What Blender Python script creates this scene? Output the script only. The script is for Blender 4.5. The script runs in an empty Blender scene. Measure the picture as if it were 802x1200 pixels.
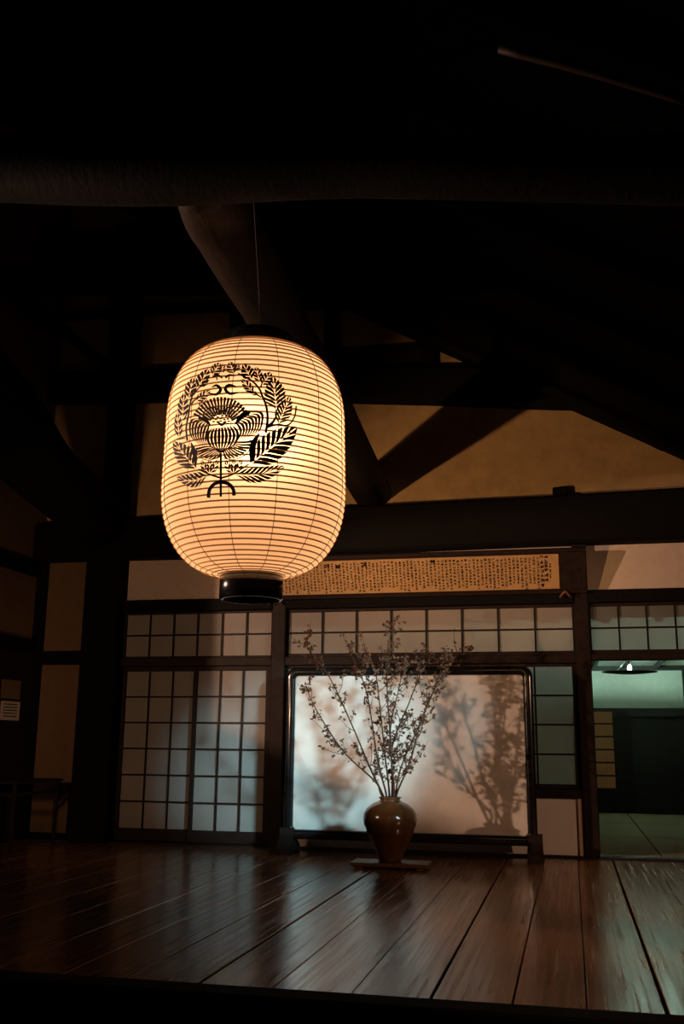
import bpy, bmesh, math, random
from math import sin, cos, pi, radians, sqrt, atan2
from mathutils import Vector, Matrix, noise as mnoise
random.seed(7)
S = bpy.context.scene
COL = S.collection
# ------------------------------------------------------------------ camera
FPX, YAW, PIT, ROL, CH = 1150., radians(-12.9), radians(13.1), radians(.52), 1.02
CF = Vector((sin(YAW)*cos(PIT), cos(YAW)*cos(PIT), sin(PIT)))
_r0 = Vector((cos(YAW), -sin(YAW), 0)); _u0 = _r0.cross(CF)
CR = _r0*cos(ROL)+_u0*sin(ROL); CU = _u0*cos(ROL)-_r0*sin(ROL)
CP = Vector((0, 0, CH))
cam_d = bpy.data.cameras.new('camera'); cam = bpy.data.objects.new('camera', cam_d); COL.objects.link(cam)
cam_d.sensor_fit = 'AUTO'; cam_d.sensor_width = 36; cam_d.lens = FPX/1200*36
M = Matrix((CR, CU, -CF)).transposed().to_4x4(); M.translation = CP
cam.matrix_world = M; S.camera = cam
cam_d.clip_end = 200
# ------------------------------------------------------------------ world, lights, exposure
W = bpy.data.worlds.new('dusk'); S.world = W; W.use_nodes = True
W.node_tree.nodes['Background'].inputs[0].default_value = (.75, .85, 1, 1)
W.node_tree.nodes['Background'].inputs[1].default_value = .005
S.view_settings.view_transform = 'Standard'; S.view_settings.look = 'None'
S.view_settings.exposure = 0; S.view_settings.gamma = 1; S.view_settings.use_curve_mapping = False

def lamp(name, kind, loc, energy, color, radius, target=None, cone=None, blend=.2):
    d = bpy.data.lights.new(name, kind); d.energy = energy; d.color = color; d.shadow_soft_size = radius
    o = bpy.data.objects.new(name, d); COL.objects.link(o); o.location = loc
    if target: o.rotation_euler = (Vector(target)-Vector(loc)).to_track_quat('-Z', 'Y').to_euler()
    if kind == 'SPOT': d.spot_size = radians(cone); d.spot_blend = blend
    return o
lamp('lamp_in_left_wing', 'POINT', (-7.4, 3.0, 2.5), 1550, (1, .62, .43), .065)
lamp('left_wall_fill', 'SPOT', (-4.3, 4.4, 1.35), 130, (1, .56, .3), .12, (-4.0, 9.6, 2.1), 66, .75)  # unseen orange fill, added to brighten the left panels
lamp('gable_uplight', 'SPOT', (-3.7, 4.0, 1.5), 480, (1, .55, .24), .05, (-.7, 9.6, 3.3), 37, .8)
lamp('lamp_by_right_wing', 'SPOT', (4.5, 2.8, 2.3), 340, (1, .56, .32), .06, (-.2, 8.2, .3), 50, .5)
lamp('cool_spot_from_right', 'SPOT', (3.3, 2.9, 3.15), 9800, (.46, .85, 1), .38, (-2.16, 9.3, 1.12), 12.0, .4)

# ------------------------------------------------------------------ pixel -> place
def ray(x, y): return CF+CR*((x-401)/FPX)-CU*((y-600)/FPX)
def atY(x, y, Y): d = ray(x, y); return CP+d*(Y/d.y)
def atZ(x, y, z=0): d = ray(x, y); return CP+d*((z-CH)/d.z)
def atX(x, y, X): d = ray(x, y); return CP+d*(X/d.x)

# ------------------------------------------------------------------ materials
def mat(name, col, rough=.6, spec=.3, noise=None, bump=0, bscale=40, stretch=(1, 1, 1), metal=0, coat=0):
    m = bpy.data.materials.new(name); m.use_nodes = True
    nt = m.node_tree; b = nt.nodes['Principled BSDF']
    b.inputs['Base Color'].default_value = (*col, 1); b.inputs['Roughness'].default_value = rough
    b.inputs['Specular IOR Level'].default_value = spec; b.inputs['Metallic'].default_value = metal
    b.inputs['Coat Weight'].default_value = coat; b.inputs['Coat Roughness'].default_value = .12
    if noise or bump:
        tc = nt.nodes.new('ShaderNodeTexCoord'); mp = nt.nodes.new('ShaderNodeMapping')
        mp.inputs['Scale'].default_value = stretch
        geo = nt.nodes.new('ShaderNodeNewGeometry')
        nt.links.new(geo.outputs['Position'], mp.inputs[0])
        nz = nt.nodes.new('ShaderNodeTexNoise'); nz.inputs['Scale'].default_value = bscale
        nz.inputs['Detail'].default_value = 6; nz.inputs['Roughness'].default_value = .6
        nt.links.new(mp.outputs[0], nz.inputs['Vector'])
        if noise:
            rp = nt.nodes.new('ShaderNodeValToRGB')
            rp.color_ramp.elements[0].position = .3; rp.color_ramp.elements[1].position = .7
            rp.color_ramp.elements[0].color = (*[c*(1-noise) for c in col], 1)
            rp.color_ramp.elements[1].color = (*[min(1, c*(1+noise)) for c in col], 1)
            nt.links.new(nz.outputs[0], rp.inputs[0]); nt.links.new(rp.outputs[0], b.inputs['Base Color'])
        if bump:
            bp = nt.nodes.new('ShaderNodeBump'); bp.inputs['Strength'].default_value = bump; bp.inputs['Distance'].default_value = .01
            nt.links.new(nz.outputs[0], bp.inputs['Height']); nt.links.new(bp.outputs[0], b.inputs['Normal'])
    return m
M_soot = mat('sooty_timber', (.006, .005, .0045), .8, .08, .4, .3, 14, (3, .4, 3))
M_log = mat('adzed_log', (.02, .012, .007), .65, .15, .45, .5, 10, (2.5, .5, 2.5))
M_soot2 = mat('dark_brown_timber', (.016, .0085, .006), .6, .15, .35, .2, 16, (1, 1, 1))
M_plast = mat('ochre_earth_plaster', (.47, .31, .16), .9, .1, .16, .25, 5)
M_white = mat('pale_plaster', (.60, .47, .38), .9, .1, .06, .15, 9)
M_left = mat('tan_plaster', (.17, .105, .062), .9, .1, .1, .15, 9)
M_lacq = mat('black_lacquer', (.008, .007, .007), .16, .5, coat=.5)
M_ink = mat('black_ink', (.010, .007, .005), .6, .2)
M_text = mat('brush_ink', (.02, .012, .008), .8, .1)
M_boardp = mat('aged_writing_paper', (.45, .265, .115), .85, .1, .12, 0, 12)
M_metal = mat('brass_wire', (.5, .36, .2), .35, .5, metal=1)
M_rib = mat('bamboo_hoop', (.16, .07, .02), .7, .2)
M_thread = mat('lantern_thread', (.12, .06, .025), .8, .1)
M_vase = mat('brown_glaze', (.088, .034, .012), .17, .5, .4, .04, 9, coat=.4)
M_stand = mat('worn_stand_wood', (.11, .055, .03), .5, .3, .3, .2, 20, (1, 4, 4))
M_twig = mat('branch_bark', (.05, .022, .012), .7, .2)
M_bloss = mat('russet_blossom', (.11, .045, .022), .7, .2, .4, 0, 60)
M_tatami = mat('tatami_straw', (.25, .20, .11), .8, .1, .15, .2, 60, (8, .5, 1))
M_earth = mat('packed_earth', (.03, .023, .018), .9, .1, .3, .3, 8)
M_notice = mat('notice_paper', (.55, .47, .42), .9, .1)
M_redwood = mat('reddish_hook_wood', (.17, .05, .03), .5, .3)
M_hair = mat('pale_strip_wood', (.62, .42, .30), .6, .2, .1, .1, 20)
M_roomwall = mat('back_room_plaster', (.74, .76, .68), .9, .1, .05, .1, 12)
M_room_dark = mat('back_room_timber', (.02, .014, .011), .5, .3, .3, .1, 12)
M_ceilb = mat('back_room_ceiling_board', (.82, .80, .74), .7, .2, .08, .1, 10)
M_lowboard = mat('white_low_board', (.82, .72, .68), .7, .2, .05, .05, 10)

def wood_floor():
    m = bpy.data.materials.new('polished_floor_board'); m.use_nodes = True
    nt = m.node_tree; b = nt.nodes['Principled BSDF']; N = nt.nodes.new; L = nt.links.new
    geo = N('ShaderNodeNewGeometry'); oi = N('ShaderNodeObjectInfo')
    mp = N('ShaderNodeMapping'); mp.inputs['Scale'].default_value = (13, .3, 1)
    ad = N('ShaderNodeVectorMath'); ad.operation = 'ADD'
    cx = N('ShaderNodeCombineXYZ'); mul = N('ShaderNodeMath'); mul.operation = 'MULTIPLY'; mul.inputs[1].default_value = 37
    L(oi.outputs['Random'], mul.inputs[0]); L(mul.outputs[0], cx.inputs[1])
    L(geo.outputs['Position'], ad.inputs[0]); L(cx.outputs[0], ad.inputs[1]); L(ad.outputs[0], mp.inputs[0])
    nz = N('ShaderNodeTexNoise'); nz.inputs['Scale'].default_value = 2.2; nz.inputs['Detail'].default_value = 8; nz.inputs['Distortion'].default_value = .8
    L(mp.outputs[0], nz.inputs['Vector'])
    rp = N('ShaderNodeValToRGB'); e = rp.color_ramp.elements
    e[0].position = .32; e[0].color = (.17, .077, .034, 1); e[1].position = .68; e[1].color = (.23, .108, .05, 1)
    L(nz.outputs[0], rp.inputs[0]); L(rp.outputs[0], b.inputs['Base Color'])
    n2 = N('ShaderNodeTexNoise'); n2.inputs['Scale'].default_value = 3; n2.inputs['Detail'].default_value = 5
    L(mp.outputs[0], n2.inputs['Vector'])
    mr = N('ShaderNodeMapRange'); mr.inputs[3].default_value = .15; mr.inputs[4].default_value = .29
    mr.inputs[1].default_value = .35; mr.inputs[2].default_value = .65
    L(n2.outputs[0], mr.inputs[0]); L(mr.outputs[0], b.inputs['Roughness'])
    bp = N('ShaderNodeBump'); bp.inputs['Strength'].default_value = .06; bp.inputs['Distance'].default_value = .005
    L(nz.outputs[0], bp.inputs['Height']); L(bp.outputs[0], b.inputs['Normal'])
    b.inputs['Specular IOR Level'].default_value = .55
    return m
M_floor = wood_floor()

def paper(name, col, trans, refr=0, emit=None, mottle=.04, mscale=4):
    """thin paper: diffuse + translucent (+ forward scattering), optional glow of its own"""
    m = bpy.data.materials.new(name); m.use_nodes = True; nt = m.node_tree; nt.nodes.clear(); N = nt.nodes.new; L = nt.links.new
    out = N('ShaderNodeOutputMaterial'); geo = N('ShaderNodeNewGeometry')
    nz = N('ShaderNodeTexNoise'); nz.inputs['Scale'].default_value = mscale; nz.inputs['Detail'].default_value = 5
    L(geo.outputs['Position'], nz.inputs['Vector'])
    rp = N('ShaderNodeValToRGB'); e = rp.color_ramp.elements; e[0].position = .3; e[1].position = .7
    e[0].color = (*[c*(1-mottle) for c in col], 1); e[1].color = (*[min(1, c*(1+mottle)) for c in col], 1)
    L(nz.outputs[0], rp.inputs[0])
    d = N('ShaderNodeBsdfDiffuse'); t = N('ShaderNodeBsdfTranslucent'); mx = N('ShaderNodeMixShader'); mx.inputs[0].default_value = trans
    for s in (d, t): L(rp.outputs[0], s.inputs[0])
    L(d.outputs[0], mx.inputs[1]); L(t.outputs[0], mx.inputs[2]); cur = mx
    if refr:
        g = N('ShaderNodeBsdfRefraction'); g.inputs['Roughness'].default_value = 1; g.inputs['IOR'].default_value = 1.6
        L(rp.outputs[0], g.inputs[0]); m2 = N('ShaderNodeMixShader'); m2.inputs[0].default_value = refr
        L(cur.outputs[0], m2.inputs[1]); L(g.outputs[0], m2.inputs[2]); cur = m2
    if emit:
        em = N('ShaderNodeEmission'); em.inputs[0].default_value = (*emit[:3], 1); em.inputs[1].default_value = emit[3]
        ads = N('ShaderNodeAddShader'); L(cur.outputs[0], ads.inputs[0]); L(em.outputs[0], ads.inputs[1]); cur = ads
    L(cur.outputs[0], out.inputs[0]); return m
M_shoji = paper('shoji_paper', (.60, .53, .47), .58)
M_shoji_thin = paper('thin_shoji_paper', (.66, .65, .60), .82)
M_screen = paper('screen_paper', (.74, .66, .58), .15, mottle=.09, mscale=7)
M_lantern = paper('lantern_paper', (.92, .76, .54), .7, .3, emit=(1, .52, .22, .09))
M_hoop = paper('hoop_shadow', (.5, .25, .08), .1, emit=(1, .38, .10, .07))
def emis(name, col, s):
    m = bpy.data.materials.new(name); m.use_nodes = True; nt = m.node_tree
    b = nt.nodes['Principled BSDF']; b.inputs['Emission Color'].default_value = (*col, 1); b.inputs['Emission Strength'].default_value = s
    return m

# ------------------------------------------------------------------ builders
WL = {}
def tag(o, label, cat, kind=None, group=None):
    o['label'] = label; o['category'] = cat
    if kind: o['kind'] = kind
    if group: o['group'] = group
    return o
def wloc(p): return WL.get(p.name, Vector((0, 0, 0))) if p else Vector((0, 0, 0))
def link(name, me, loc, parent=None, local=False):
    o = bpy.data.objects.new(name, me); COL.objects.link(o); loc = Vector(loc)
    if parent:
        o.parent = parent
        WL[o.name] = (wloc(parent)+loc) if local else loc
        o.location = loc if local else loc-wloc(parent)
    else: o.location = loc; WL[o.name] = loc
    return o
def empty(name, loc): o = link(name, None, loc); o.empty_display_size = .1; return o
CACHE = {}
def boxmesh(name, sx, sy, sz, m, bevel=0):
    k = (round(sx, 4), round(sy, 4), round(sz, 4), m.name, bevel)
    if k in CACHE: return CACHE[k]
    bm = bmesh.new(); bmesh.ops.create_cube(bm, size=1); bmesh.ops.scale(bm, vec=(sx, sy, sz), verts=bm.verts)
    if bevel: bmesh.ops.bevel(bm, geom=bm.edges[:], offset=min(bevel, .45*min(sx, sy, sz)), segments=1, affect='EDGES')
    me = bpy.data.meshes.new(name); bm.to_mesh(me); bm.free(); me.materials.append(m); CACHE[k] = me; return me
def sheet(name, sx, sz, m):
    k = ('sheet', round(sx, 4), round(sz, 4), m.name)
    if k not in CACHE:
        me = bpy.data.meshes.new(name); me.from_pydata([(-sx/2, 0, -sz/2), (sx/2, 0, -sz/2), (sx/2, 0, sz/2), (-sx/2, 0, sz/2)], [], [(0, 1, 2, 3)]); me.materials.append(m); CACHE[k] = me
    return CACHE[k]
def box(name, x0, x1, y0, y1, z0, z1, m, parent=None, bevel=0, local=False):
    return link(name, boxmesh(name, x1-x0, y1-y0, z1-z0, m, bevel), ((x0+x1)/2, (y0+y1)/2, (z0+z1)/2), parent, local)
def mesh(name, vs, fs, m, parent=None, origin=(0, 0, 0), smooth=False, local=False):
    og = Vector(origin); me = bpy.data.meshes.new(name); me.from_pydata([tuple(Vector(v)-og) for v in vs], [], fs)
    me.materials.append(m); me.update()
    if smooth:
        for p in me.polygons: p.use_smooth = True
    return link(name, me, og, parent, local)
def catmull(pts, n):
    P = [Vector(p) for p in pts]; P = [P[0]*2-P[1]]+P+[P[-1]*2-P[-2]]; out = []
    for i in range(1, len(P)-2):
        a, b, c, d = P[i-1:i+3]
        for k in range(n):
            t = k/n; out.append(.5*((2*b)+(c-a)*t+(2*a-5*b+4*c-d)*t*t+(3*b-a-3*c+d)*t**3))
    return out+[P[-2]]
def lerpl(vals, n):
    out = []
    for i in range(len(vals)-1): out += [vals[i]+(vals[i+1]-vals[i])*k/n for k in range(n)]
    return out+[vals[-1]]
def tube_data(path, radii, seg, wob=0, seed=0, vs=None, fs=None, cap=True):
    vs = [] if vs is None else vs; fs = [] if fs is None else fs
    base = len(vs); up = Vector((0, 0, 1)); prev = None
    for i, p in enumerate(path):
        t = (path[min(i+1, len(path)-1)]-path[max(i-1, 0)]).normalized()
        if prev is None:
            a = t.cross(up if abs(t.z) < .9 else Vector((1, 0, 0))).normalized()
        else: a = (prev-t*prev.dot(t)).normalized()
        prev = a; b = t.cross(a)
        for k in range(seg):
            an = 2*pi*k/seg; d = a*cos(an)+b*sin(an); r = radii[i]
            if wob: r *= 1+wob*mnoise.noise(Vector((d.x*1.3+seed, d.y*1.3+i*.22, d.z*1.3)))
            vs.append(p+d*r)
    for i in range(len(path)-1):
        for k in range(seg):
            k2 = (k+1) % seg
            fs.append((base+i*seg+k, base+i*seg+k2, base+(i+1)*seg+k2, base+(i+1)*seg+k))
    if cap:
        fs.append(tuple(base+k for k in range(seg))[::-1]); fs.append(tuple(base+(len(path)-1)*seg+k for k in range(seg)))
    return vs, fs
def log(name, pts, radii, m, parent=None, n=6, seg=14, wob=.12, seed=0, local=False):
    vs, fs = tube_data(catmull(pts, n), lerpl(radii, n), seg, wob, seed)
    return mesh(name, vs, fs, m, parent, pts[0], True, local)
def lathe_data(prof, seg, vs=None, fs=None, close=False):
    vs = [] if vs is None else vs; fs = [] if fs is None else fs; b = len(vs)
    for r, z in prof:
        for k in range(seg): a = 2*pi*k/seg; vs.append(Vector((r*cos(a), r*sin(a), z)))
    n = len(prof)
    for i in range(n-1 if not close else n):
        j = (i+1) % n
        for k in range(seg):
            k2 = (k+1) % seg; fs.append((b+i*seg+k, b+i*seg+k2, b+j*seg+k2, b+j*seg+k))
    return vs, fs
def prism(name, poly, y0, y1, m, parent=None):
    """polygon given in (x,z), extruded along y"""
    n = len(poly); vs = [(x, y0, z) for x, z in poly]+[(x, y1, z) for x, z in poly]
    fs = [tuple(range(n)), tuple(range(2*n-1, n-1, -1))]+[(i, n+i, n+(i+1) % n, (i+1) % n) for i in range(n)]
    return mesh(name, vs, fs, m, parent, vs[0])

# ================================================================== FLOOR
YB = 9.65          # face of the back wall
YE = 4.31          # front edge of the raised floor
fl = empty('floor', (0, YE, 0)); tag(fl, 'raised floor of wide polished brown boards running towards the screen', 'floor', 'structure')
box('subfloor', -5.9, 5.5, YE+.02, YB+.3, -.30, -.06, M_soot, fl)
XS = [-5.9, -5.5, -5.12, -4.74, -4.38, -4.0, -3.65, -3.28, -2.93, -2.58, -2.24, -1.92, -1.6, -1.27, -.93, -.6, -.27, .02, .325, .66, 1.0, 1.36, 1.72, 2.1, 2.6, 3.1, 3.7, 4.4, 5.2]
WIDE = {-1.6: .012, -.6: .012, .325: .016, -1.92: .007, -.27: .005, .02: .004}
for i in range(len(XS)-1):
    a = XS[i]+WIDE.get(XS[i], .003)/2; b = XS[i+1]-WIDE.get(XS[i+1], .003)/2
    p = box('floor_board', a, b, YE, YB-.09, -.055, 0, M_floor, fl, .003)
    p.location.z += random.uniform(-.002, .001)
    p.rotation_euler = (0, radians(random.uniform(-.25, .25)), 0)
e = box('trim_1', -5.9, 5.5, YE-.16, YE-.003, -.28, .004, M_soot, None, .012)
tag(e, 'dark step beam along the front edge of the raised floor', 'step beam', 'structure')
g = box('ground', -9, 7, -2, YE-.02, -.6, -.45, M_earth); tag(g, 'packed dark earth floor in front of the raised boards', 'ground', 'structure')
r_ = box('riser', -5.9, 5.5, YE+.0, YE+.02, -.45, -.06, M_soot); tag(r_, 'dark boarded riser under the raised floor edge', 'riser', 'structure')

# ================================================================== BACK WALL
wb = empty('wall_back', (0, YB, 0)); tag(wb, 'timber framed back wall with plaster panels above the sliding screens', 'wall', 'structure')
# posts
box('post', -5.64, -5.50, YB-.06, YB+.1, 0, 2.9, M_soot, wb, .008)
box('main_post', -4.965, -4.565, YB-.2, YB+.18, 0, 3.0, M_soot, wb, .02)
box('post', -2.92, -2.775, YB-.06, YB+.12, 0, 2.9, M_soot2, wb, .008)
box('post', .085, .222, YB-.06, YB+.12, 0, 2.9, M_soot2, wb, .008)
box('post', 2.05, 2.2, YB-.06, YB+.12, 0, 2.9, M_soot, wb, .008)
# sill, lintel, rails
box('sill', -4.565, 5.2, YB-.09, YB+.12, -.02, .018, M_soot2, wb, .006)
box('sill', -5.6, -4.965, YB-.05, YB+.12, 0, .07, M_soot, wb)
for a, b in ((-4.565, -2.92), (-2.775, .085), (.222, 2.05)):
    box('lintel', a, b, YB-.05, YB+.1, 1.752 if a < 0 else 1.778, 1.835, M_soot2, wb, .005)
    box('rail', a, b, YB-.08, YB+.1, 2.318, 2.44, M_soot, wb, .006)
box('rail', -5.5, -4.965, YB-.04, YB+.1, 1.78, 1.925, M_soot, wb, .006)
# plaster panels
for a, b in ((-4.565, -2.92), (-2.92, .222), (.222, 2.05), (2.05, 5.2)):
    box('plaster_panel', a, b, YB+.02, YB+.08, 2.44, 2.9, M_white, wb)
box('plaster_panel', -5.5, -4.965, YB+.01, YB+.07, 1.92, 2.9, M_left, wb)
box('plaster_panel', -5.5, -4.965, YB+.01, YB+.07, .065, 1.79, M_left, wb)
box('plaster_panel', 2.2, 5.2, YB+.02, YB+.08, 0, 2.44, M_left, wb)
# low panels under the middle window
box('low_rail', -2.775, .085, YB-.045, YB+.1, .518, .60, M_soot2, wb, .005)
box('low_plaster_panel', -2.775, .04, YB+.0, YB+.05, .018, .52, M_lowboard, wb)
box('pale_strip', .04, .085, YB-.03, YB+.05, .018, .518, M_hair, wb, .003)
# big tie beam
log_b = []
vs = []; fs = []
def beam_rect(name, pts, y0, y1, m, parent):
    """timber whose top and bottom lines follow (x, zbottom, ztop)"""
    V = []; Fc = []
    for (x, a, b) in pts:
        c = .03
        V += [(x, y0, a+c), (x, y0+c, a), (x, y1, a), (x, y1, b), (x, y0+c, b), (x, y0, b-c)]
    for i in range(len(pts)-1):
        for k in range(6): k2 = (k+1) % 6; Fc.append((i*6+k, i*6+k2, (i+1)*6+k2, (i+1)*6+k))
    Fc.append(tuple(range(6))[::-1]); n = (len(pts)-1)*6; Fc.append(tuple(n+k for k in range(6)))
    return mesh(name, V, Fc, m, parent, V[0])
beam_rect('tie_beam', [(-5.7, 2.89, 3.30), (-4.5, 2.885, 3.31), (-3, 2.87, 3.35), (-1.8, 2.872, 3.345), (-.3, 2.885, 3.36), (1.2, 2.885, 3.385), (5.2, 2.88, 3.4)], YB-.18, YB+.2, M_soot, wb)
box('beam_peg', -.07, .075, YB-.06, YB+.1, 3.3, 3.47, M_soot, wb, .01)
# upper gable wall
def proof(x): return 5.27-.56*(x+1.6) if x < 1.7 else 5.27-.56*3.3-.15*(x-1.7)
prism('upper_plaster', [(-6.6, 3.2), (5.2, 3.2), (5.2, proof(5.2)+.02), (1.7, proof(1.7)+.02), (-1.6, proof(-1.6)+.02), (-6.6, proof(-6.6)+.02)], YB+.06, YB+.12, M_plast, wb)
beam_rect('gable_beam', [(-6.6, 4.80, 5.13), (-5.6, 4.745, 5.08), (-4.8, 4.70, 5.04), (-3.5, 4.64, 4.98), (-2.1, 4.515, 4.86), (-1.2, 4.43, 4.80), (-.1, 4.31, 4.70), (.55, 4.25, 4.6)], YB-.16, YB+.1, M_soot, wb)
for x0, x1, z0, z1 in ((-5.85, -5.72, 5.05, 6.6), (-2.42, -2.27, 4.8, 5.8), (-1.36, -1.22, 4.78, 5.3), (-4.95, -4.6, 5.0, 6.9), (-4.9, -4.62, 3.3, 4.75), (-6.25, -6.1, 5.0, 7.4), (-3.5, -3.38, 4.95, 6.2)):
    box('gable_strut', x0, x1, YB-.06, YB+.1, z0, z1, M_soot, wb, .01)
beam_rect('gable_rail', [(-5.9, 5.77, 5.88), (-4.5, 5.76, 5.86), (-2.2, 5.62, 5.75)], YB-.05, YB+.1, M_soot, wb)
beam_rect('upper_gable_beam', [(-6.6, 6.42, 6.9), (-5, 6.38, 6.84), (-3.6, 6.2, 6.6)], YB-.1, YB+.1, M_soot, wb)
box('gable_shade_sheet', -2.27, -1.35, YB+.04, YB+.07, 4.8, 5.16, M_soot2, wb)  # dark sheet put in for the shade low on the gable plaster

# ================================================================== SHOJI
def shoji(name, label, cat, X0, X1, z0, z1, cols, rows, yf, frame=(.03, .03, .03, .03), bar=.018, kind='structure', thick=.03, fm=None, pm=None):
    """frame=(left stile,right stile,bottom rail,top rail)"""
    fm = fm or M_soot2
    r = empty(name, ((X0+X1)/2, yf, z0)); tag(r, label, cat, kind)
    l, ri, bo, to = frame
    box('stile', X0, X0+l, yf, yf+thick, z0, z1, fm, r, .003); box('stile', X1-ri, X1, yf, yf+thick, z0, z1, fm, r, .003)
    box('frame_rail', X0+l, X1-ri, yf, yf+thick, z0, z0+bo, fm, r, .003); box('frame_rail', X0+l, X1-ri, yf, yf+thick, z1-to, z1, fm, r, .003)
    a, b, c, d = X0+l, X1-ri, z0+bo, z1-to
    cw = (b-a)/cols; ch = (d-c)/rows
    for i in range(1, cols): box('lattice_bar', a+i*cw-bar/2, a+i*cw+bar/2, yf+.004, yf+.018, c, d, fm, r)
    for j in range(1, rows): box('lattice_bar', a, b, yf+.006, yf+.020, c+j*ch-bar/2, c+j*ch+bar/2, fm, r)
    for i in range(cols):
        for j in range(rows):
            link('paper_pane', sheet('paper_pane', cw-.002, ch-.002, pm or M_shoji), (a+(i+.5)*cw, yf+.0215, c+(j+.5)*ch), r)
    return r
shoji('window_1', 'paper transom of twelve panes above the pair of sliding doors', 'transom', -4.565, -2.92, 1.835, 2.318, 6, 2, YB-.01, (.025, .02, .022, .022))
shoji('window_2', 'paper transom of sixteen panes under the calligraphy board', 'transom', -2.775, .085, 1.835, 2.318, 8, 2, YB-.01, (.02, .02, .035, .03))
shoji('window_3', 'green lit paper transom above the open doorway', 'transom', .222, 2.05, 1.835, 2.318, 7, 2, YB-.01, (.015, .015, .04, .03), pm=M_shoji_thin)
shoji('door_1', 'shadowed paper sliding door beside the thick black post', 'sliding door', -4.565, -3.70, .02, 1.75, 3, 6, YB+.025, (.04, .045, .115, .045))
shoji('door_2', 'paler paper sliding door beside the standing screen', 'sliding door', -3.76, -2.92, .02, 1.75, 3, 6, YB-.015, (.045, .06, .115, .045))
shoji('window_4', 'paper window behind the standing screen above low panels', 'paper window', -2.775, .085, .60, 1.752, 8, 4, YB-.005, (.02, .045, .04, .03), pm=M_shoji_thin)

# ================================================================== LEFT WALL
XL = -5.58
wl = empty('wall_left', (XL, 8, 0)); tag(wl, 'dim left wall of tan plaster and black rails above a dark wooden door', 'wall', 'structure')
Y0 = 6.3
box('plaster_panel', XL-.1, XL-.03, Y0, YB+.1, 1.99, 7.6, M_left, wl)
box('boarding', XL-.09, XL-.02, Y0, YB+.1, -.05, 1.99, M_soot2, wl)
for y in (Y0, 7.1, 7.9, 8.75):
    box('batten', XL-.03, XL+.01, y, y+.06, 0, 1.93, M_soot, wl, .004)
box('rail', XL-.05, XL+.03, Y0, YB-.06, 2.72, 2.86, M_soot, wl, .005)
box('rail', XL-.05, XL+.04, Y0, YB-.06, 1.9, 2.04, M_soot, wl, .005)
box('rail', XL-.05, XL+.03, Y0, YB-.06, 5.5, 5.62, M_soot, wl, .005)
box('post', XL-.08, XL+.06, Y0-.08, Y0+.06, -.1, 7.2, M_soot, wl, .01)
box('half_wall', XL-.07, XL-.01, 2.6, Y0-.08, -.45, 1.87, M_soot2, wl)
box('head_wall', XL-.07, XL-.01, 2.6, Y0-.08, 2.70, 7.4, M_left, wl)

# ================================================================== CEILING
ce = empty('ceiling', (0, 5, 5)); tag(ce, 'unlit sooty roof space with rafters and curved log beams', 'roof', 'structure')
def roofslab(name, x0, x1, dz, th, y0, y1, m):
    z0, z1 = proof(x0)+dz, proof(x1)+dz
    return prism(name, [(x0, z0), (x1, z1), (x1, z1+th), (x0, z0+th)], y0, y1, m, ce)
roofslab('roof_boards', -9, 1.7, .0, .06, -.5, YB+.4, M_soot); roofslab('roof_boards', 1.7, 6, .0, .06, -.5, YB+.4, M_soot)
for k in range(9):
    y = 1.0+k*1.02
    log('rafter', [(-8.9, y, proof(-8.9)-.06), (-4, y+.03, proof(-4)-.07), (1.6, y, proof(1.6)-.06)], [.06, .065, .06], M_soot, ce, 3, 8, .08, k)
# long curved log running in depth over the lantern
P = [atY(255, 250, 3.42), atY(298, 322, 4.05), atY(338, 398, 4.95), atY(386, 482, 6.5), atY(431, 566, 9.35)]
P = [atY(236, 216, 3.12)]+P+[atY(443, 590, 9.95)]
log('curved_log_beam', P, [.11, .15, .155, .16, .175, .2, .2], M_log, ce, 6, 16, .1, 3)
# cross log near the camera and others
log('cross_log', [atY(-260, 190, 3.05), atY(150, 205, 3.0), atY(420, 196, 3.0), atY(700, 200, 3.05), atY(1100, 195, 3.1)], [.13, .115, .10, .11, .12], M_soot, ce, 6, 14, .08, 9)
log('cross_log', [atY(-400, 330, 7.3), atY(330, 330, 7.2), atY(560, 330, 7.2), atY(900, 300, 7.2)], [.13, .12, .13, .14], M_soot, ce, 6, 12, .1, 5)
# left beams landing on the thick post
log('thick_log_beam', [atX(-150, 330, -4.7), atX(0, 490, -4.74), atX(60, 560, -4.76), atY(122, 612, YB-.15)], [.42, .37, .32, .28], M_soot, ce, 6, 16, .08, 1)
log('thin_tie_log', [atX(-200, 160, -4.55), atX(0, 328, -4.6), atX(75, 389, -4.65), atY(150, 446, YB-.08)], [.055, .055, .055, .055], M_soot, ce, 4, 10, .06, 2)
q = atY(782, 500, 9.5)
log('eave_log', [(q.x, YB-.0, q.z), (q.x, 7, q.z), (q.x+.05, 3, q.z)], [.2, .19, .2], M_soot, ce, 4, 14, .12, 8)
log('roof_pole', [atY(585, 58, 2.6), atY(690, 84, 2.62), atY(820, 122, 2.7)], [.012, .014, .016], M_soot2, ce, 4, 8, .05, 4)

# right post that stands outside the view
wr = empty('wall_right', (2.4, 4.4, 0)); tag(wr, 'dark timber post at the right side of the raised floor', 'post', 'structure')
box('post', 2.28, 2.46, 4.33, 4.51, -.45, 3.35, M_soot, wr, .01)

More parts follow.
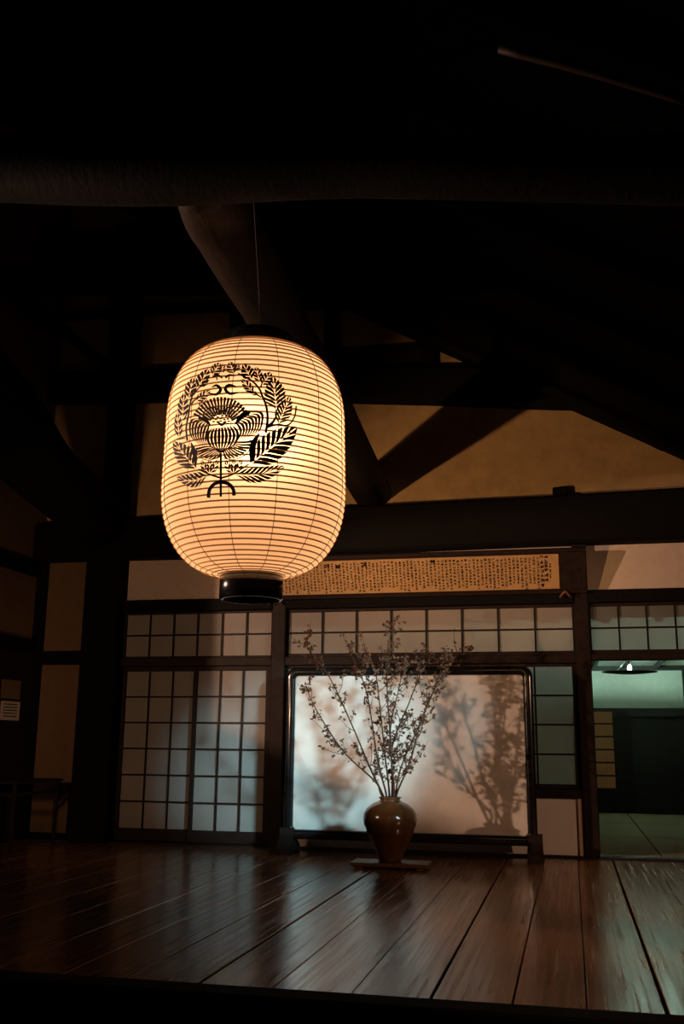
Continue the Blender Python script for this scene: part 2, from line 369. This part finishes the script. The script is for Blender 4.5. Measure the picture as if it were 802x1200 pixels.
# ================================================================== ROOM BEHIND THE DOORWAY
rx0, rx1, ry0, ry1, rz = -3.2, 1.75, YB+.15, 15.8, 2.17
ft = empty('floor_back_room', (0, 12, 0)); tag(ft, 'green tatami floor of the room beyond the doorway', 'floor', 'structure')
box('slab', rx0, rx1, ry0-.03, ry1, -.12, -.03, M_room_dark, ft)
for i in range(5):
    for j in range(3):
        x = rx1-.98*(i+1)+.0; y = ry0+.05+j*1.92
        box('tatami_mat', x+.006, x+.974, y, y+1.905, -.03, .012, M_tatami, ft, .004)
wf = empty('wall_back_room', (0, ry1, 0)); tag(wf, 'far wall of the back room with green lit plaster above dark doors', 'wall', 'structure')
box('plaster_panel', rx0, rx1, ry1+.02, ry1+.08, 1.53, rz+.1, M_roomwall, wf)
box('lintel', rx0, rx1, ry1-.06, ry1+.05, 1.41, 1.535, M_room_dark, wf)
box('top_rail', rx0, rx1, ry1-.05, ry1+.05, 2.10, rz, M_room_dark, wf)
box('dark_panel', rx0, rx1, ry1+.02, ry1+.08, -.03, 1.42, M_room_dark, wf)
box('corner_post', rx1-.06, rx1+.06, ry1-.06, ry1+.06, -.03, rz, M_room_dark, wf)
box('skirting', rx0, rx1, ry1-.03, ry1+.02, -.03, .1, M_room_dark, wf)
ws = empty('wall_side_room', (rx1, 12, 0)); tag(ws, 'right side wall of the back room', 'wall', 'structure')
box('plaster_panel', rx1, rx1+.06, ry0, ry1, 1.55, rz+.1, M_roomwall, ws)
box('side_panel', rx1, rx1+.06, ry0, ry1, -.03, 1.43, M_room_dark, ws)
box('side_lintel', rx1-.04, rx1+.06, ry0, ry1, 1.43, 1.55, M_room_dark, ws)
w2 = box('wall_far_room', rx0-.06, rx0, ry0, ry1, -.03, rz+.1, M_room_dark); tag(w2, 'dark left side wall of the back room', 'wall', 'structure')
cr = empty('ceiling_back_room', (0, 12, rz)); tag(cr, 'pale boarded ceiling of the back room with dark battens', 'ceiling', 'structure')
nb = 11; bw = (rx1-rx0)/nb
for i in range(nb):
    box('ceiling_board', rx0+i*bw, rx0+(i+1)*bw, ry0, ry1, rz+.0, rz+.03, M_ceilb, cr)
    box('ceiling_batten', rx0+i*bw-.03, rx0+i*bw+.03, ry0, ry1, rz-.045, rz, M_room_dark, cr)
# glowing shoji door deep in the back room
dr = empty('door_3', (.5, ry1-.08, 0)); tag(dr, 'small amber papered sliding door at the far end of the back room', 'sliding door', 'structure')
q0 = atY(692, 850, ry1-.1); q1 = atY(745, 940, ry1-.1)
shx0, shx1 = q0.x, q1.x
M_amber = paper('amber_paper', (.30, .19, .10), .4, emit=(1, .42, .13, .022))
box('stile', shx0, shx0+.04, ry1-.12, ry1-.08, .02, 1.40, M_soot2, dr); box('stile', shx1-.04, shx1, ry1-.12, ry1-.08, .02, 1.40, M_soot2, dr)
mid = shx0+.36
box('stile', mid-.03, mid+.03, ry1-.12, ry1-.08, .02, 1.40, M_soot2, dr)
for j in range(6):
    zz = .35+j*.19
    box('paper_pane', shx0+.04, mid-.03, ry1-.10, ry1-.098, zz+.01, zz+.18, M_amber, dr)
    box('lattice_bar', shx0+.04, mid-.03, ry1-.115, ry1-.10, zz-.012, zz+.012, M_soot2, dr)
    box('slat', mid+.03, shx1-.04, ry1-.11, ry1-.098, zz+.005, zz+.185, M_soot2, dr)
box('kick_board', shx0+.04, shx1-.04, ry1-.11, ry1-.095, .02, .34, M_soot2, dr)
# ceiling lamp
lp = atY(738, 783, 13.8)
box('lamp_mount', lp.x-.07, lp.x+.07, lp.y-.07, lp.y+.07, lp.z+.115, rz, M_room_dark, cr)
cl = empty('ceiling_lamp', (lp.x, lp.y, lp.z+.116)); tag(cl, 'bare glowing bulb lamp under the back room ceiling', 'lamp')
vs, fs = lathe_data([(.0, .0), (.05, .0), (.05, -.02), (.018, -.03), (.018, -.05), (.026, -.055), (.026, -.075), (0, -.075)], 14); mesh('socket', vs, fs, M_room_dark, cl, (0, 0, 0), True, True)
vs, fs = lathe_data([(.016, -.085), (.024, -.097), (.03, -.116), (.024, -.138), (0, -.146)], 14); mesh('bulb', vs, fs, emis('bulb_glow', (.7, 1, .88), 14), cl, (0, 0, 0), True, True)
vs, fs = lathe_data([(0, -.195), (.18, -.185), (.36, -.165), (.362, -.169), (.18, -.189), (0, -.199)], 28); mesh('added_glare_dish', vs, fs, M_room_dark, cl, (0, 0, 0), True, True)  # dish added under the bulb to keep its glare off the floorboards
for k in range(3):
    a = 2.1*k; V, Fc = tube_data([Vector((.045*cos(a), .045*sin(a), -.01)), Vector((.355*cos(a), .355*sin(a), -.166))], [.003, .003], 6); mesh('glare_dish_wire', V, Fc, M_room_dark, cl, (0, 0, 0), False, True)  # wires carrying the added dish
lamp('back_room_bulb', 'POINT', (lp.x, lp.y, lp.z), 900, (.6, 1, .8), .031)

# ================================================================== STANDING SCREEN
YS = 9.2
sc = empty('standing_screen', (-1.46, YS, 0)); tag(sc, 'wide standing screen with pale blank panel in a round-cornered black lacquer frame', 'screen')
x0, x1, z0, z1 = -2.545, -.40, .215, 1.615
def rrect(a, b, c, d, rad, n=8):
    pts = []
    for cx, cz, s in ((b-rad, d-rad, 0), (a+rad, d-rad, 90), (a+rad, c+rad, 180), (b-rad, c+rad, 270)):
        for k in range(n+1): t = radians(s+90*k/n); pts.append((cx+rad*cos(t), cz+rad*sin(t)))
    return pts
def frame_loop(name, inner, outer, y0, y1, m, parent):
    n = len(inner); V = []; Fc = []; c = .022; ym = (y0+y1)/2
    # cross-section rings from inner front over a rounded face to the outer back
    rings = []
    for s, yy in ((0, y1), (0, y0+c), (.12, y0+.006), (.35, y0), (.65, y0), (.88, y0+.006), (1, y0+c), (1, y1)):
        rings.append([(inner[i][0]+(outer[i][0]-inner[i][0])*s, yy, inner[i][1]+(outer[i][1]-inner[i][1])*s) for i in range(n)])
    for R in rings: V += R
    K = len(rings)
    for a in range(K):
        b = (a+1) % K
        for i in range(n): j = (i+1) % n; Fc.append((a*n+i, a*n+j, b*n+j, b*n+i))
    return mesh(name, V, Fc, m, parent, (-1.46, YS, .1), True)
inn = rrect(x0, x1, z0, z1, .035); out = rrect(x0-.085, x1+.085, z0-.085, z1+.088, .10)
frame_loop('frame', inn, out, YS-.04, YS+.04, M_lacq, sc)
mesh('panel', [(x, YS-.012, z) for x, z in rrect(x0-.01, x1+.01, z0-.01, z1+.01, .04)]+[(x, YS+.012, z) for x, z in rrect(x0-.01, x1+.01, z0-.01, z1+.01, .04)],
     [tuple(range(36))[::-1], tuple(range(36, 72))]+[(i, (i+1) % 36, 36+(i+1) % 36, 36+i) for i in range(36)], M_screen, sc, (-1.46, YS, .1))
box('base_bar', x0-.05, x1+.05, YS-.035, YS+.035, .025, .065, M_lacq, sc, .008)
for fx in (x0-.05, x1+.06):
    prof = [(-.19, 0), (.19, 0), (.19, .06), (.12, .10), (.06, .16), (.05, .23), (-.05, .23), (-.06, .16), (-.12, .10), (-.19, .06)]
    n = len(prof); V = [(fx-.065, YS+a, b) for a, b in prof]+[(fx+.065, YS+a, b) for a, b in prof]
    mesh('foot', V, [tuple(range(n)), tuple(range(2*n-1, n-1, -1))]+[(i, n+i, n+(i+1) % n, (i+1) % n) for i in range(n)], M_soot2, sc, (fx, YS, 0))

# ================================================================== CALLIGRAPHY BOARD
bl, br = atY(331, 700, 9.5), atY(656, 650, 9.42)
lean = radians(24); by = YB-.10
cb = empty('calligraphy_board', (-1.44, by, 2.415)); cb.rotation_euler = (lean, 0, 0)
tag(cb, 'long framed board of brush writing on yellowed paper leaning out under the tie beam', 'hanging board')
hw, hh = 1.655, .44
box('backing', -hw, hw, -.012, .006, 0, hh, M_soot2, cb, .003, True)
for a, b, c, d in ((-hw, hw, 0, .035), (-hw, hw, hh-.035, hh), (-hw, -hw+.04, .035, hh-.035), (hw-.04, hw, .035, hh-.035)):
    box('frame_bar', a, b, -.03, -.012, c, d, M_soot2, cb, .004, True)
tl, tr_, tb, tt = -1.42, 1.40, .045, .385
box('writing_paper', tl, tr_, -.015, -.0125, tb, tt, M_boardp, cb, 0, True)
V = []; Fc = []
def stroke(x, z, dx, dz, w):
    l = sqrt(dx*dx+dz*dz)+1e-6; nx, nz = -dz/l*w/2, dx/l*w/2; i = len(V)
    V.extend([(x+nx, -.0158, z+nz), (x-nx, -.0158, z-nz), (x+dx-nx*.6, -.0158, z+dz-nz*.6), (x+dx+nx*.6, -.0158, z+dz+nz*.6)]); Fc.append((i, i+1, i+2, i+3))
def glyph(cx, cz, s, w):
    k = random.randint(3, 5)
    for _ in range(k):
        t = random.random()
        if t < .45: stroke(cx-s*.45, cz+random.uniform(-.45, .45)*s, s*.9, random.uniform(-.05, .2)*s, w)
        elif t < .75: stroke(cx+random.uniform(-.35, .35)*s, cz+s*.5, random.uniform(-.1, .1)*s, -s*random.uniform(.6, 1), w)
        else: stroke(cx, cz+.2*s, random.choice((-1, 1))*s*.45, -s*.6, w)
ncol = 72
for i in range(ncol):
    cx = tr_-.06-(i+.5)*(tr_-tl-.08)/ncol
    if i == 0: rng = (tt-.09, tb+.11, .021, .006)
    elif i in (1, 2): rng = (tt-.01, tb+.10 if i == 1 else tb+.02, .036, .011)
    else: rng = (tt-.02-random.random()*.012, tb+.015+random.random()*.05, .024, .0065)
    z = rng[0]
    while z > rng[1]:
        s = rng[2]*random.uniform(.8, 1.15); glyph(cx, z-s/2, s, rng[3]*random.uniform(.8, 1.3)); z -= s*1.28
for cx, cz in ((-.48, .33), (-.86, .33), (-.75, .32), (.2, .34)): glyph(cx, cz, .055, .014)
mesh('lettering', V, Fc, M_text, cb, (0, -.0158, 0), False, True)
for hx in (-1.45, 1.45):
    hk = log('hook', [(hx-.05, -.045, -.035), (hx, -.06, .025), (hx+.05, -.045, -.035)], [.012, .013, .012], M_redwood, cb, 3, 8, 0, 0, True)

# ================================================================== VASE
VX, VY = -1.49, 8.40
vz = .052
px = 8.42/1150*.985
prof = [(.0, 0), (10, 0), (13, .5), (13.5, 4), (16, 12), (22, 26), (27.2, 38.5), (27.6, 40), (27.2, 41.5), (30, 49), (31.2, 56), (30.3, 64), (27, 71), (21, 77), (14.5, 80.5), (12, 82), (11.6, 84.2), (13.2, 85.4), (13.6, 86.4), (12.6, 87), (10.8, 86), (10.2, 83), (9, 78), (6, 70), (0, 66)]
sc_z = (.566-vz)/87.
vs, fs = lathe_data([(r*px, z*sc_z) for r, z in prof], 40)
va = mesh('vase', [v+Vector((VX, VY, vz)) for v in vs], fs, M_vase, None, (VX, VY, vz), True)
tag(va, 'round-shouldered brown glazed vase with narrow neck holding tall branches', 'vase')
bp = empty('vase_board', (VX+.0, VY-.02, 0)); tag(bp, 'low wooden board under the brown vase', 'board')
box('board_top', VX-.31, VX+.33, VY-.15, VY+.15, .022, .052, M_stand, bp, .006)
for s in (-.26, .24): box('batten', VX+s, VX+s+.05, VY-.14, VY+.14, .001, .022, M_stand, bp, .003)

# ================================================================== BRANCHES
def cp(cx, cy): return (320+cx/2.506, 740+cy/2.506)
BR = [
 ('long branch that reaches farthest left and lowest from the vase', [(318, 478), (300, 440), (212, 358), (150, 268), (112, 200), (98, 160)], -.10, 14),
 ('tall straight branch leaning left to the top frame corner', [(322, 478), (285, 400), (228, 265), (168, 138), (118, 70), (92, 28)], -.02, 20),
 ('upright branch just left of the middle of the bunch', [(333, 478), (308, 380), (278, 190), (245, 100), (205, 10)], .10, 22),
 ('slender branch left of the tallest middle branch', [(342, 478), (330, 370), (312, 200), (300, 120), (262, 40)], -.08, 20),
 ('tallest branch rising from the middle of the vase', [(350, 478), (346, 330), (336, 180), (334, 70), (352, -12)], .02, 24),
 ('branch bending right out of the middle of the bunch', [(354, 478), (350, 340), (398, 215), (436, 120), (470, 78)], .12, 22),
 ('thick branch leaning right behind the upper right blossoms', [(360, 478), (376, 400), (430, 275), (482, 150), (512, 50)], -.04, 24),
 ('short forked branch at the centre right of the bunch', [(357, 478), (344, 300), (372, 160), (392, 56)], .06, 20),
 ('branch that reaches farthest right from the vase', [(364, 478), (402, 385), (440, 250), (480, 160), (560, 40)], .10, 24),
]
def leaf_quad(V, Fc, p, s):
    d = Vector((random.gauss(0, 1), random.gauss(0, 1), random.gauss(0, .8))).normalized()
    e_ = d.cross(Vector((random.gauss(0, 1), random.gauss(0, 1), random.gauss(0, 1)))).normalized(); n = d.cross(e_)
    i = len(V); V.extend([p, p+d*s*.5+e_*s*.38+n*s*.12, p+d*s, p+d*s*.5-e_*s*.38+n*s*.12]); Fc.append((i, i+1, i+2)); Fc.append((i, i+2, i+3))
for bi, (lab, pts, dep, ntw) in enumerate(BR):
    P = []
    for k, (cx, cy) in enumerate(pts):
        x, y = cp(cx, cy); P.append(atY(x, y, VY+dep*(k/(len(pts)-1))**1.2*2.2+.035*sin(bi*2.4)))
    root = P[0].copy(); inside = Vector((VX+.035*cos(bi*.7), VY+.035*sin(bi*2.4), .36))
    P = [inside]+P
    path = catmull(P, 5); n = len(path)
    rad = [.0105*(1-.8*i/(n-1)) for i in range(n)]
    V, Fc = tube_data(path, rad, 6); tw = []
    for t in range(ntw):
        f_ = random.uniform(.30, .99); i = min(n-2, int(f_*(n-1))); base = path[i]; tg = (path[i+1]-path[i]).normalized()
        side = tg.cross(Vector((random.gauss(0, 1), random.gauss(0, .7), random.gauss(0, .4)))).normalized()
        L_ = random.uniform(.06, .26)*(1.15-.5*f_)
        q = [base, base+(tg*.5+side*.7)*L_*.5, base+(tg*1.0+side*1.0)*L_*.85+Vector((0, 0, .02))]
        tube_data(catmull(q, 2), lerpl([.0034, .0026, .0014], 2), 4, vs=V, fs=Fc); tw.append(q)
    b = mesh('flowering_branch', V, Fc, M_twig, None, inside, True)
    tag(b, lab, 'branch', group='branches in the brown vase')
    LV = []; LF = []
    for q in tw:
        for _ in range(random.randint(3, 6)):
            c = q[1].lerp(q[2], random.uniform(-.2, 1.1))+Vector((random.gauss(0, .012), random.gauss(0, .012), random.gauss(0, .012)))
            for _ in range(random.randint(3, 6)): leaf_quad(LV, LF, c, random.uniform(.016, .034))
    for _ in range(12):
        i = random.randint(int(n*.35), n-1); c = path[i]
        for _ in range(5): leaf_quad(LV, LF, c+Vector((random.gauss(0, .012), random.gauss(0, .012), random.gauss(0, .012))), random.uniform(.016, .034))
    bl_ = mesh('blossoms', LV, LF, M_bloss, b, inside); bl_['kind'] = 'stuff'

# ================================================================== LANTERN
LY = 3.2
la = atY(298.5, 560, LY); LX = la.x
Rm, zb, zt = .322, 1.572, 2.388
def lr(z):
    t = (z-zb)/.30
    if t < 1: t = max(t, 0); return .104+(Rm-.104)*(1-(1-t)**2.15)**(1/2.15)
    t = (zt-z)/.29
    if t < 1: t = max(t, 0); return .118+(Rm*.985-.118)*(1-(1-t)**2.3)**(1/2.3)
    a = (z-zb-.3)/(zt-zb-.59); return Rm*(1-.015*a)
ln = empty('paper_lantern', (LX, LY, zb-.085)); tag(ln, 'large glowing paper lantern with a black peony crest hanging from the log beam', 'lantern')
LO = Vector((LX, LY, 0)); NH = 49
# hoop heights equally spaced along the profile
sam = [(lr(zb+(zt-zb)*i/800), zb+(zt-zb)*i/800) for i in range(801)]
acc = [0]
for i in range(800): acc.append(acc[-1]+sqrt((sam[i+1][0]-sam[i][0])**2+(sam[i+1][1]-sam[i][1])**2))
def at_len(s):
    import bisect
    i = min(799, max(0, bisect.bisect(acc, s)-1)); f_ = (s-acc[i])/(acc[i+1]-acc[i]+1e-9)
    return (sam[i][0]+(sam[i+1][0]-sam[i][0])*f_, sam[i][1]+(sam[i+1][1]-sam[i][1])*f_)
hoops = [at_len(acc[-1]*(i+.5)/NH) for i in range(NH)]
pr = []
for i in range(NH):
    pr.append(hoops[i])
    if i < NH-1:
        r, z = at_len(acc[-1]*(i+1)/NH); pr.append((r-.0035, z))
pr = [(.101, zb-.004)]+pr+[(.114, zt+.004)]
vs, fs = lathe_data(pr, 96); mesh('paper_body', [v+LO for v in vs], fs, M_lantern, ln, (LX, LY, zb), True)
V, Fc = [], []
for r, z in hoops:
    lathe_data([(r+.0022, z), (r+.0006, z+.0029), (r-.001, z), (r+.0006, z-.0029)], 96, V, Fc, True)
mesh('hoops', [v+LO for v in V], Fc, M_hoop, ln, (LX, LY, zb))
for k in range(13):
    a = 2*pi*k/13+.06-pi/2
    path = [LO+Vector(((r+.002)*cos(a), (r+.002)*sin(a), z)) for r, z in [at_len(acc[-1]*i/40) for i in range(41)]]
    vs, fs = tube_data(path, [.0011]*41, 5); mesh('thread', vs, fs, M_thread, ln, path[0])
# collars
vs, fs = lathe_data([(.104, zb+.006), (.109, zb+.002), (.110, zb-.08), (.105, zb-.085), (.096, zb-.085), (.096, zb-.06), (0, zb-.06)], 56)
mesh('bottom_collar', [v+LO for v in vs], fs, M_lacq, ln, (LX, LY, zb-.04), True)
vs, fs = lathe_data([(.112, zt-.012), (.122, zt-.004), (.124, zt+.062), (.118, zt+.066), (.110, zt+.064), (.108, zt)], 56)
mesh('top_collar', [v+LO for v in vs], fs, M_lacq, ln, (LX, LY, zt+.03), True)
V, Fc = tube_data([LO+Vector((-.118, -.02, zt+.072)), LO+Vector((.118, .02, zt+.072))], [.004, .004], 8); mesh('hanger_bar', V, Fc, M_metal, ln, (LX, LY, zt+.07))
zlog = atY(258, 255, 3.42).z-.12
V, Fc = tube_data([LO+Vector((0, 0, zt+.07)), LO+Vector((0, 0, zt+.2)), Vector((LX, 3.02, 3.2))], [.0025]*3, 6); mesh('hanging_wire', V, Fc, M_soot2, ln, (LX, LY, zt+.1))
lamp('lantern_bulb', 'POINT', (LX, LY, zb+.48), 8.6, (1, .63, .40), .05)

# ---- crest, drawn in picture space of a close-up and laid on the lantern skin
def skin(cx, cy):
    x, y = 190+cx/4.718, 410+cy/4.716
    d = ray(x, y); t = (LY-Rm-.25)/d.y; prev = None
    for _ in range(900):
        p = CP+d*t; rr = sqrt((p.x-LX)**2+(p.y-LY)**2); g_ = rr-lr(min(max(p.z, zb), zt))-.0035
        if g_ < 0: break
        t += max(.0004, g_*.35/d.length)
    return p
CV, CFc = [], []
def ribbon(pts, w0, w1=None, wm=None):
    """flat brush stroke along pts (close-up pixels)"""
    P = catmull([(a, b, 0) for a, b in pts], 4); n = len(P); i0 = len(CV)
    for i, p in enumerate(P):
        t = (P[min(i+1, n-1)]-P[max(i-1, 0)]); t = t.normalized() if t.length > 0 else Vector((1, 0, 0))
        f_ = i/(n-1); w = w0+((w1 if w1 is not None else w0)-w0)*f_
        if wm is not None: w = w+(wm-w)*sin(pi*f_)
        nx, ny = -t.y*w/2, t.x*w/2
        CV.append((p.x+nx, p.y+ny)); CV.append((p.x-nx, p.y-ny))
    for i in range(n-1): a = i0+2*i; CFc.append((a, a+1, a+3, a+2))
def stripes(A, B, n, fill=.7, bulge=(0, 0), taper=True):
    """n black stripes laid lengthwise between two edge curves"""
    A = catmull([(a, b, 0) for a, b in A], 4); B = catmull([(a, b, 0) for a, b in B], 4); m_ = len(A)
    for k in range(n):
        i0 = len(CV)
        for i in range(m_):
            t = i/(m_-1); fl_ = fill*(1-.5*abs(2*t-1)**3) if taper else fill
            for f_ in ((k+.5-fl_/2)/n, (k+.5+fl_/2)/n):
                p = A[i].lerp(B[i], f_); q = 4*f_*(1-f_)*t
                CV.append((p.x+bulge[0]*q, p.y+bulge[1]*q))
        for i in range(m_-1): a = i0+2*i; CFc.append((a, a+1, a+3, a+2))
def leaf(bx, by, tx, ty, hw, n=6, bend=0, mid=5, lw=1.0, rw=1.0, fill=.76):
    """veined leaf: black lobes left between a pale midrib and pale side veins"""
    L_ = sqrt((tx-bx)**2+(ty-by)**2); ux, uy = (tx-bx)/L_, (ty-by)/L_; nx, ny = -uy, ux
    def pt(s_, o): return (bx+ux*L_*s_+nx*(o+bend*sin(pi*s_)), by+uy*L_*s_+ny*(o+bend*sin(pi*s_)))
    def wd(s_): s_ = min(1, max(0, s_)); return hw*max(0, sin(pi*s_**.82))**.72
    for side, k_ in ((1, lw), (-1, rw)):
        for k in range(n):
            i0 = len(CV)
            for i in range(6):
                t = i/5
                for e_ in (k+.5-fill/2, k+.5+fill/2):
                    s0 = .0+.80*e_/n; s1 = min(1, s0+.20*t**.8+.02); o = mid*.5+(max(wd(s0+.22), mid*.5)*k_-mid*.5)*t
                    if i == 5: o *= (.93 if e_ < k+.5 else 1.03)
                    CV.append(pt(s1, side*o))
            for i in range(5): a = i0+2*i; CFc.append((a, a+1, a+3, a+2))
def fan(ox, oy, a0, a1, r0, r1, n, w0, w1, curl=0):
    for k in range(n):
        a = radians(a0+(a1-a0)*(k+.5)/n); b = a+radians(curl)*((k+.5)/n-.5)
        m_ = (r0+r1)/2
        ribbon([(ox+r0*cos(a), oy+r0*sin(a)), (ox+m_*cos((a+b)/2), oy+m_*sin((a+b)/2)), (ox+r1*cos(b), oy+r1*sin(b))], w0, w1)
def melon(x0, y0, x1, y1, wl_, wr_, n, w):
    """petal with lengthwise stripes bulging between two poles"""
    L_ = sqrt((x1-x0)**2+(y1-y0)**2); ux, uy = (x1-x0)/L_, (y1-y0)/L_; nx, ny = -uy, ux
    for k in range(n):
        f_ = -1+2*k/(n-1); o = f_*(wr_ if f_ > 0 else wl_)
        q = [(x0+ux*L_*s+nx*o*(sin(pi*(.12+.8*s)))**.8, y0+uy*L_*s+ny*o*(sin(pi*(.12+.8*s)))**.8) for s in (0, .25, .5, .75, 1)]
        ribbon(q, w*.6, w*.6, w*1.1)
# stem and bow
ribbon([(325, 570), (325, 640), (325, 720), (325, 812)], 13)
ribbon([(257, 818), (262, 775), (288, 742), (328, 731), (370, 742), (394, 772), (398, 806)], 20)
ribbon([(325, 708), (268, 690), (200, 660)], 11, 8); ribbon([(325, 708), (390, 688), (480, 632)], 11, 8)
# big leaves
leaf(254, 690, 78, 706, 44, 6, -26, 5, 1.0, .9); leaf(398, 690, 682, 642, 46, 8, 22, 5, 1.0, .95)
leaf(192, 662, 62, 506, 56, 7, 0, 6); leaf(486, 634, 748, 426, 82, 8, 0, 7)
ribbon([(160, 512), (180, 570), (186, 650)], 6, 4, 26); ribbon([(536, 462), (502, 530), (490, 622)], 8, 5, 34)
# sepals below the flower
for ox in (262, 395):
    leaf(ox, 684, ox-44, 606, 20, 3, -8, 3, fill=.7); leaf(ox, 682, ox+2, 604, 19, 3, 0, 3, fill=.7); leaf(ox, 684, ox+46, 602, 20, 3, 8, 3, fill=.7)
# peony: rear tiers first
fan(328, 432, 204, 336, 122, 172, 19, 10, 15); fan(328, 424, 206, 334, 66, 116, 15, 9, 15)
stripes([(300, 540), (250, 528), (186, 540)], [(324, 560), (322, 585), (316, 600)], 9, .78, (-28, 26), False)
stripes([(336, 562), (340, 588), (346, 602)], [(410, 512), (455, 505), (502, 494)], 10, .78, (22, 30), False)
ribbon([(190, 540), (200, 585), (255, 610), (318, 590)], 5); ribbon([(345, 600), (400, 606), (470, 572), (502, 500)], 5)
ribbon([(228, 376), (238, 338), (285, 318), (330, 338), (375, 316), (440, 320), (456, 350)], 8)
# side petals and the front petal
stripes([(200, 376), (158, 384), (146, 430), (160, 485), (205, 524)], [(266, 412), (262, 440), (252, 470), (246, 500), (250, 526)], 7, .78)
stripes([(404, 408), (418, 430), (428, 452), (424, 476), (416, 500)], [(486, 340), (556, 344), (562, 392), (540, 450), (472, 490)], 8, .78)
ribbon([(200, 378), (236, 384), (268, 418)], 10, 8, 24); ribbon([(404, 410), (440, 370), (490, 342)], 8, 10, 26)
stripes([(306, 430), (262, 442), (242, 486), (262, 532), (316, 560)], [(350, 430), (402, 424), (430, 470), (402, 528), (336, 560)], 9, .78)
ribbon([(300, 552), (326, 562), (352, 552)], 8, 8, 16)
for k in range(26):
    a = k*2.399; rr_ = 11*sqrt(k); x, y = 332+rr_*cos(a)*1.1, 374+rr_*sin(a)*.72
    ribbon([(x-7, y), (x, y+1), (x+7, y)], 9, 9)
ribbon([(306, 394), (330, 416), (354, 394)], 12)
# climbing stems
ribbon([(574, 458), (584, 380), (576, 310), (554, 255), (538, 215), (495, 170), (420, 130)], 15, 9)
ribbon([(548, 262), (505, 235), (462, 225)], 9, 7); ribbon([(590, 424), (626, 380), (634, 330)], 18, 6); ribbon([(580, 428), (640, 412), (680, 418)], 12, 7); ribbon([(545, 210), (556, 175)], 9, 7)
ribbon([(140, 502), (134, 430), (148, 350), (160, 275), (182, 235), (262, 150)], 12, 7); ribbon([(160, 300), (195, 265), (235, 250)], 9, 6); ribbon([(120, 390), (152, 320)], 9, 6); ribbon([(82, 494), (130, 488)], 9, 6)
# ring of leaves
for bx_, by_, tx_, ty_, h_ in ((95, 490, 84, 340, 20), (112, 378, 122, 236, 26), (146, 272, 172, 152, 28), (196, 214, 258, 104, 30), (278, 140, 322, 70, 26), (330, 130, 338, 74, 16), (398, 132, 374, 66, 28), (412, 120, 418, 72, 16), (496, 166, 448, 78, 32), (540, 180, 520, 92, 22), (552, 196, 604, 124, 30)):
    leaf(bx_, by_, tx_, ty_, h_*1.22, 4, 0, 5, fill=.78)
leaf(634, 334, 614, 148, 62, 7, 0, 6); leaf(642, 414, 708, 258, 46, 7, 0, 5)
ribbon([(640, 416), (700, 414), (734, 366), (742, 310)], 9)
leaf(186, 286, 268, 222, 24, 4, 0, 4); leaf(508, 240, 438, 160, 26, 4, 0, 4); leaf(200, 320, 250, 262, 14, 3, 0, 4); leaf(530, 252, 470, 215, 14, 3, 0, 4)
# buds
ribbon([(258, 240), (300, 246), (324, 220), (302, 196), (276, 206)], 8, 6, 18); ribbon([(420, 236), (375, 242), (350, 216), (372, 194), (412, 204)], 8, 6, 18)
ribbon([(280, 148), (310, 140), (334, 156)], 13, 8); ribbon([(350, 154), (375, 138), (404, 144)], 13, 8); ribbon([(302, 150), (304, 168)], 7); ribbon([(372, 145), (368, 166)], 7)
cv3 = [skin(a, b) for a, b in CV]
mesh('crest', cv3, CFc, M_ink, ln, (LX, LY-Rm, 2.0))

# ================================================================== LEFT SIDE THINGS
# small dark table
tx, ty = -5.28, 9.0
tb_ = empty('side_table', (tx, ty, 0)); tag(tb_, 'small dark table with thin legs against the left wall', 'table')
tz = .60
box('table_top', tx-.28, tx+.32, ty-.55, ty+.3, tz, tz+.025, M_soot2, tb_, .004)
box('apron', tx-.26, tx+.27, ty-.53, ty-.51, tz-.11, tz-.08, M_soot2, tb_, .003); box('apron', tx+.25, tx+.27, ty-.53, ty+.28, tz-.11, tz-.08, M_soot2, tb_, .003)
for a in (-.26, .25):
    for b in (-.53, .25): box('leg', tx+a, tx+a+.03, ty+b, ty+b+.03, 0, tz, M_soot2, tb_, .003)
# notices on the dark boarding
for (x, y, wpx, hpx, lab) in ((13, 833, .13, .19, 'pale paper notice pinned low on the dark left door'), (14, 808, .11, .19, 'dimmer small paper pinned above the pale notice on the left door')):
    p = atX(x, y, XL-.018); yy = max(8.2, p.y)
    nt_ = box('paper_notice', XL-.019, XL-.016, yy-.2, yy+.16, p.z-hpx/2, p.z+hpx/2, M_notice if y > 820 else M_left)
    tag(nt_, lab, 'notice')
    if y > 820:
        V = []; Fc = []
        for k in range(5):
            z = p.z+.06-k*.03; i = len(V); V += [(XL-.0155, yy-.15, z), (XL-.0155, yy+.11, z), (XL-.0155, yy+.11, z+.010), (XL-.0155, yy-.15, z+.010)]; Fc.append((i, i+1, i+2, i+3))
        mesh('lettering', V, Fc, M_text, nt_, (XL-.0155, yy, p.z))
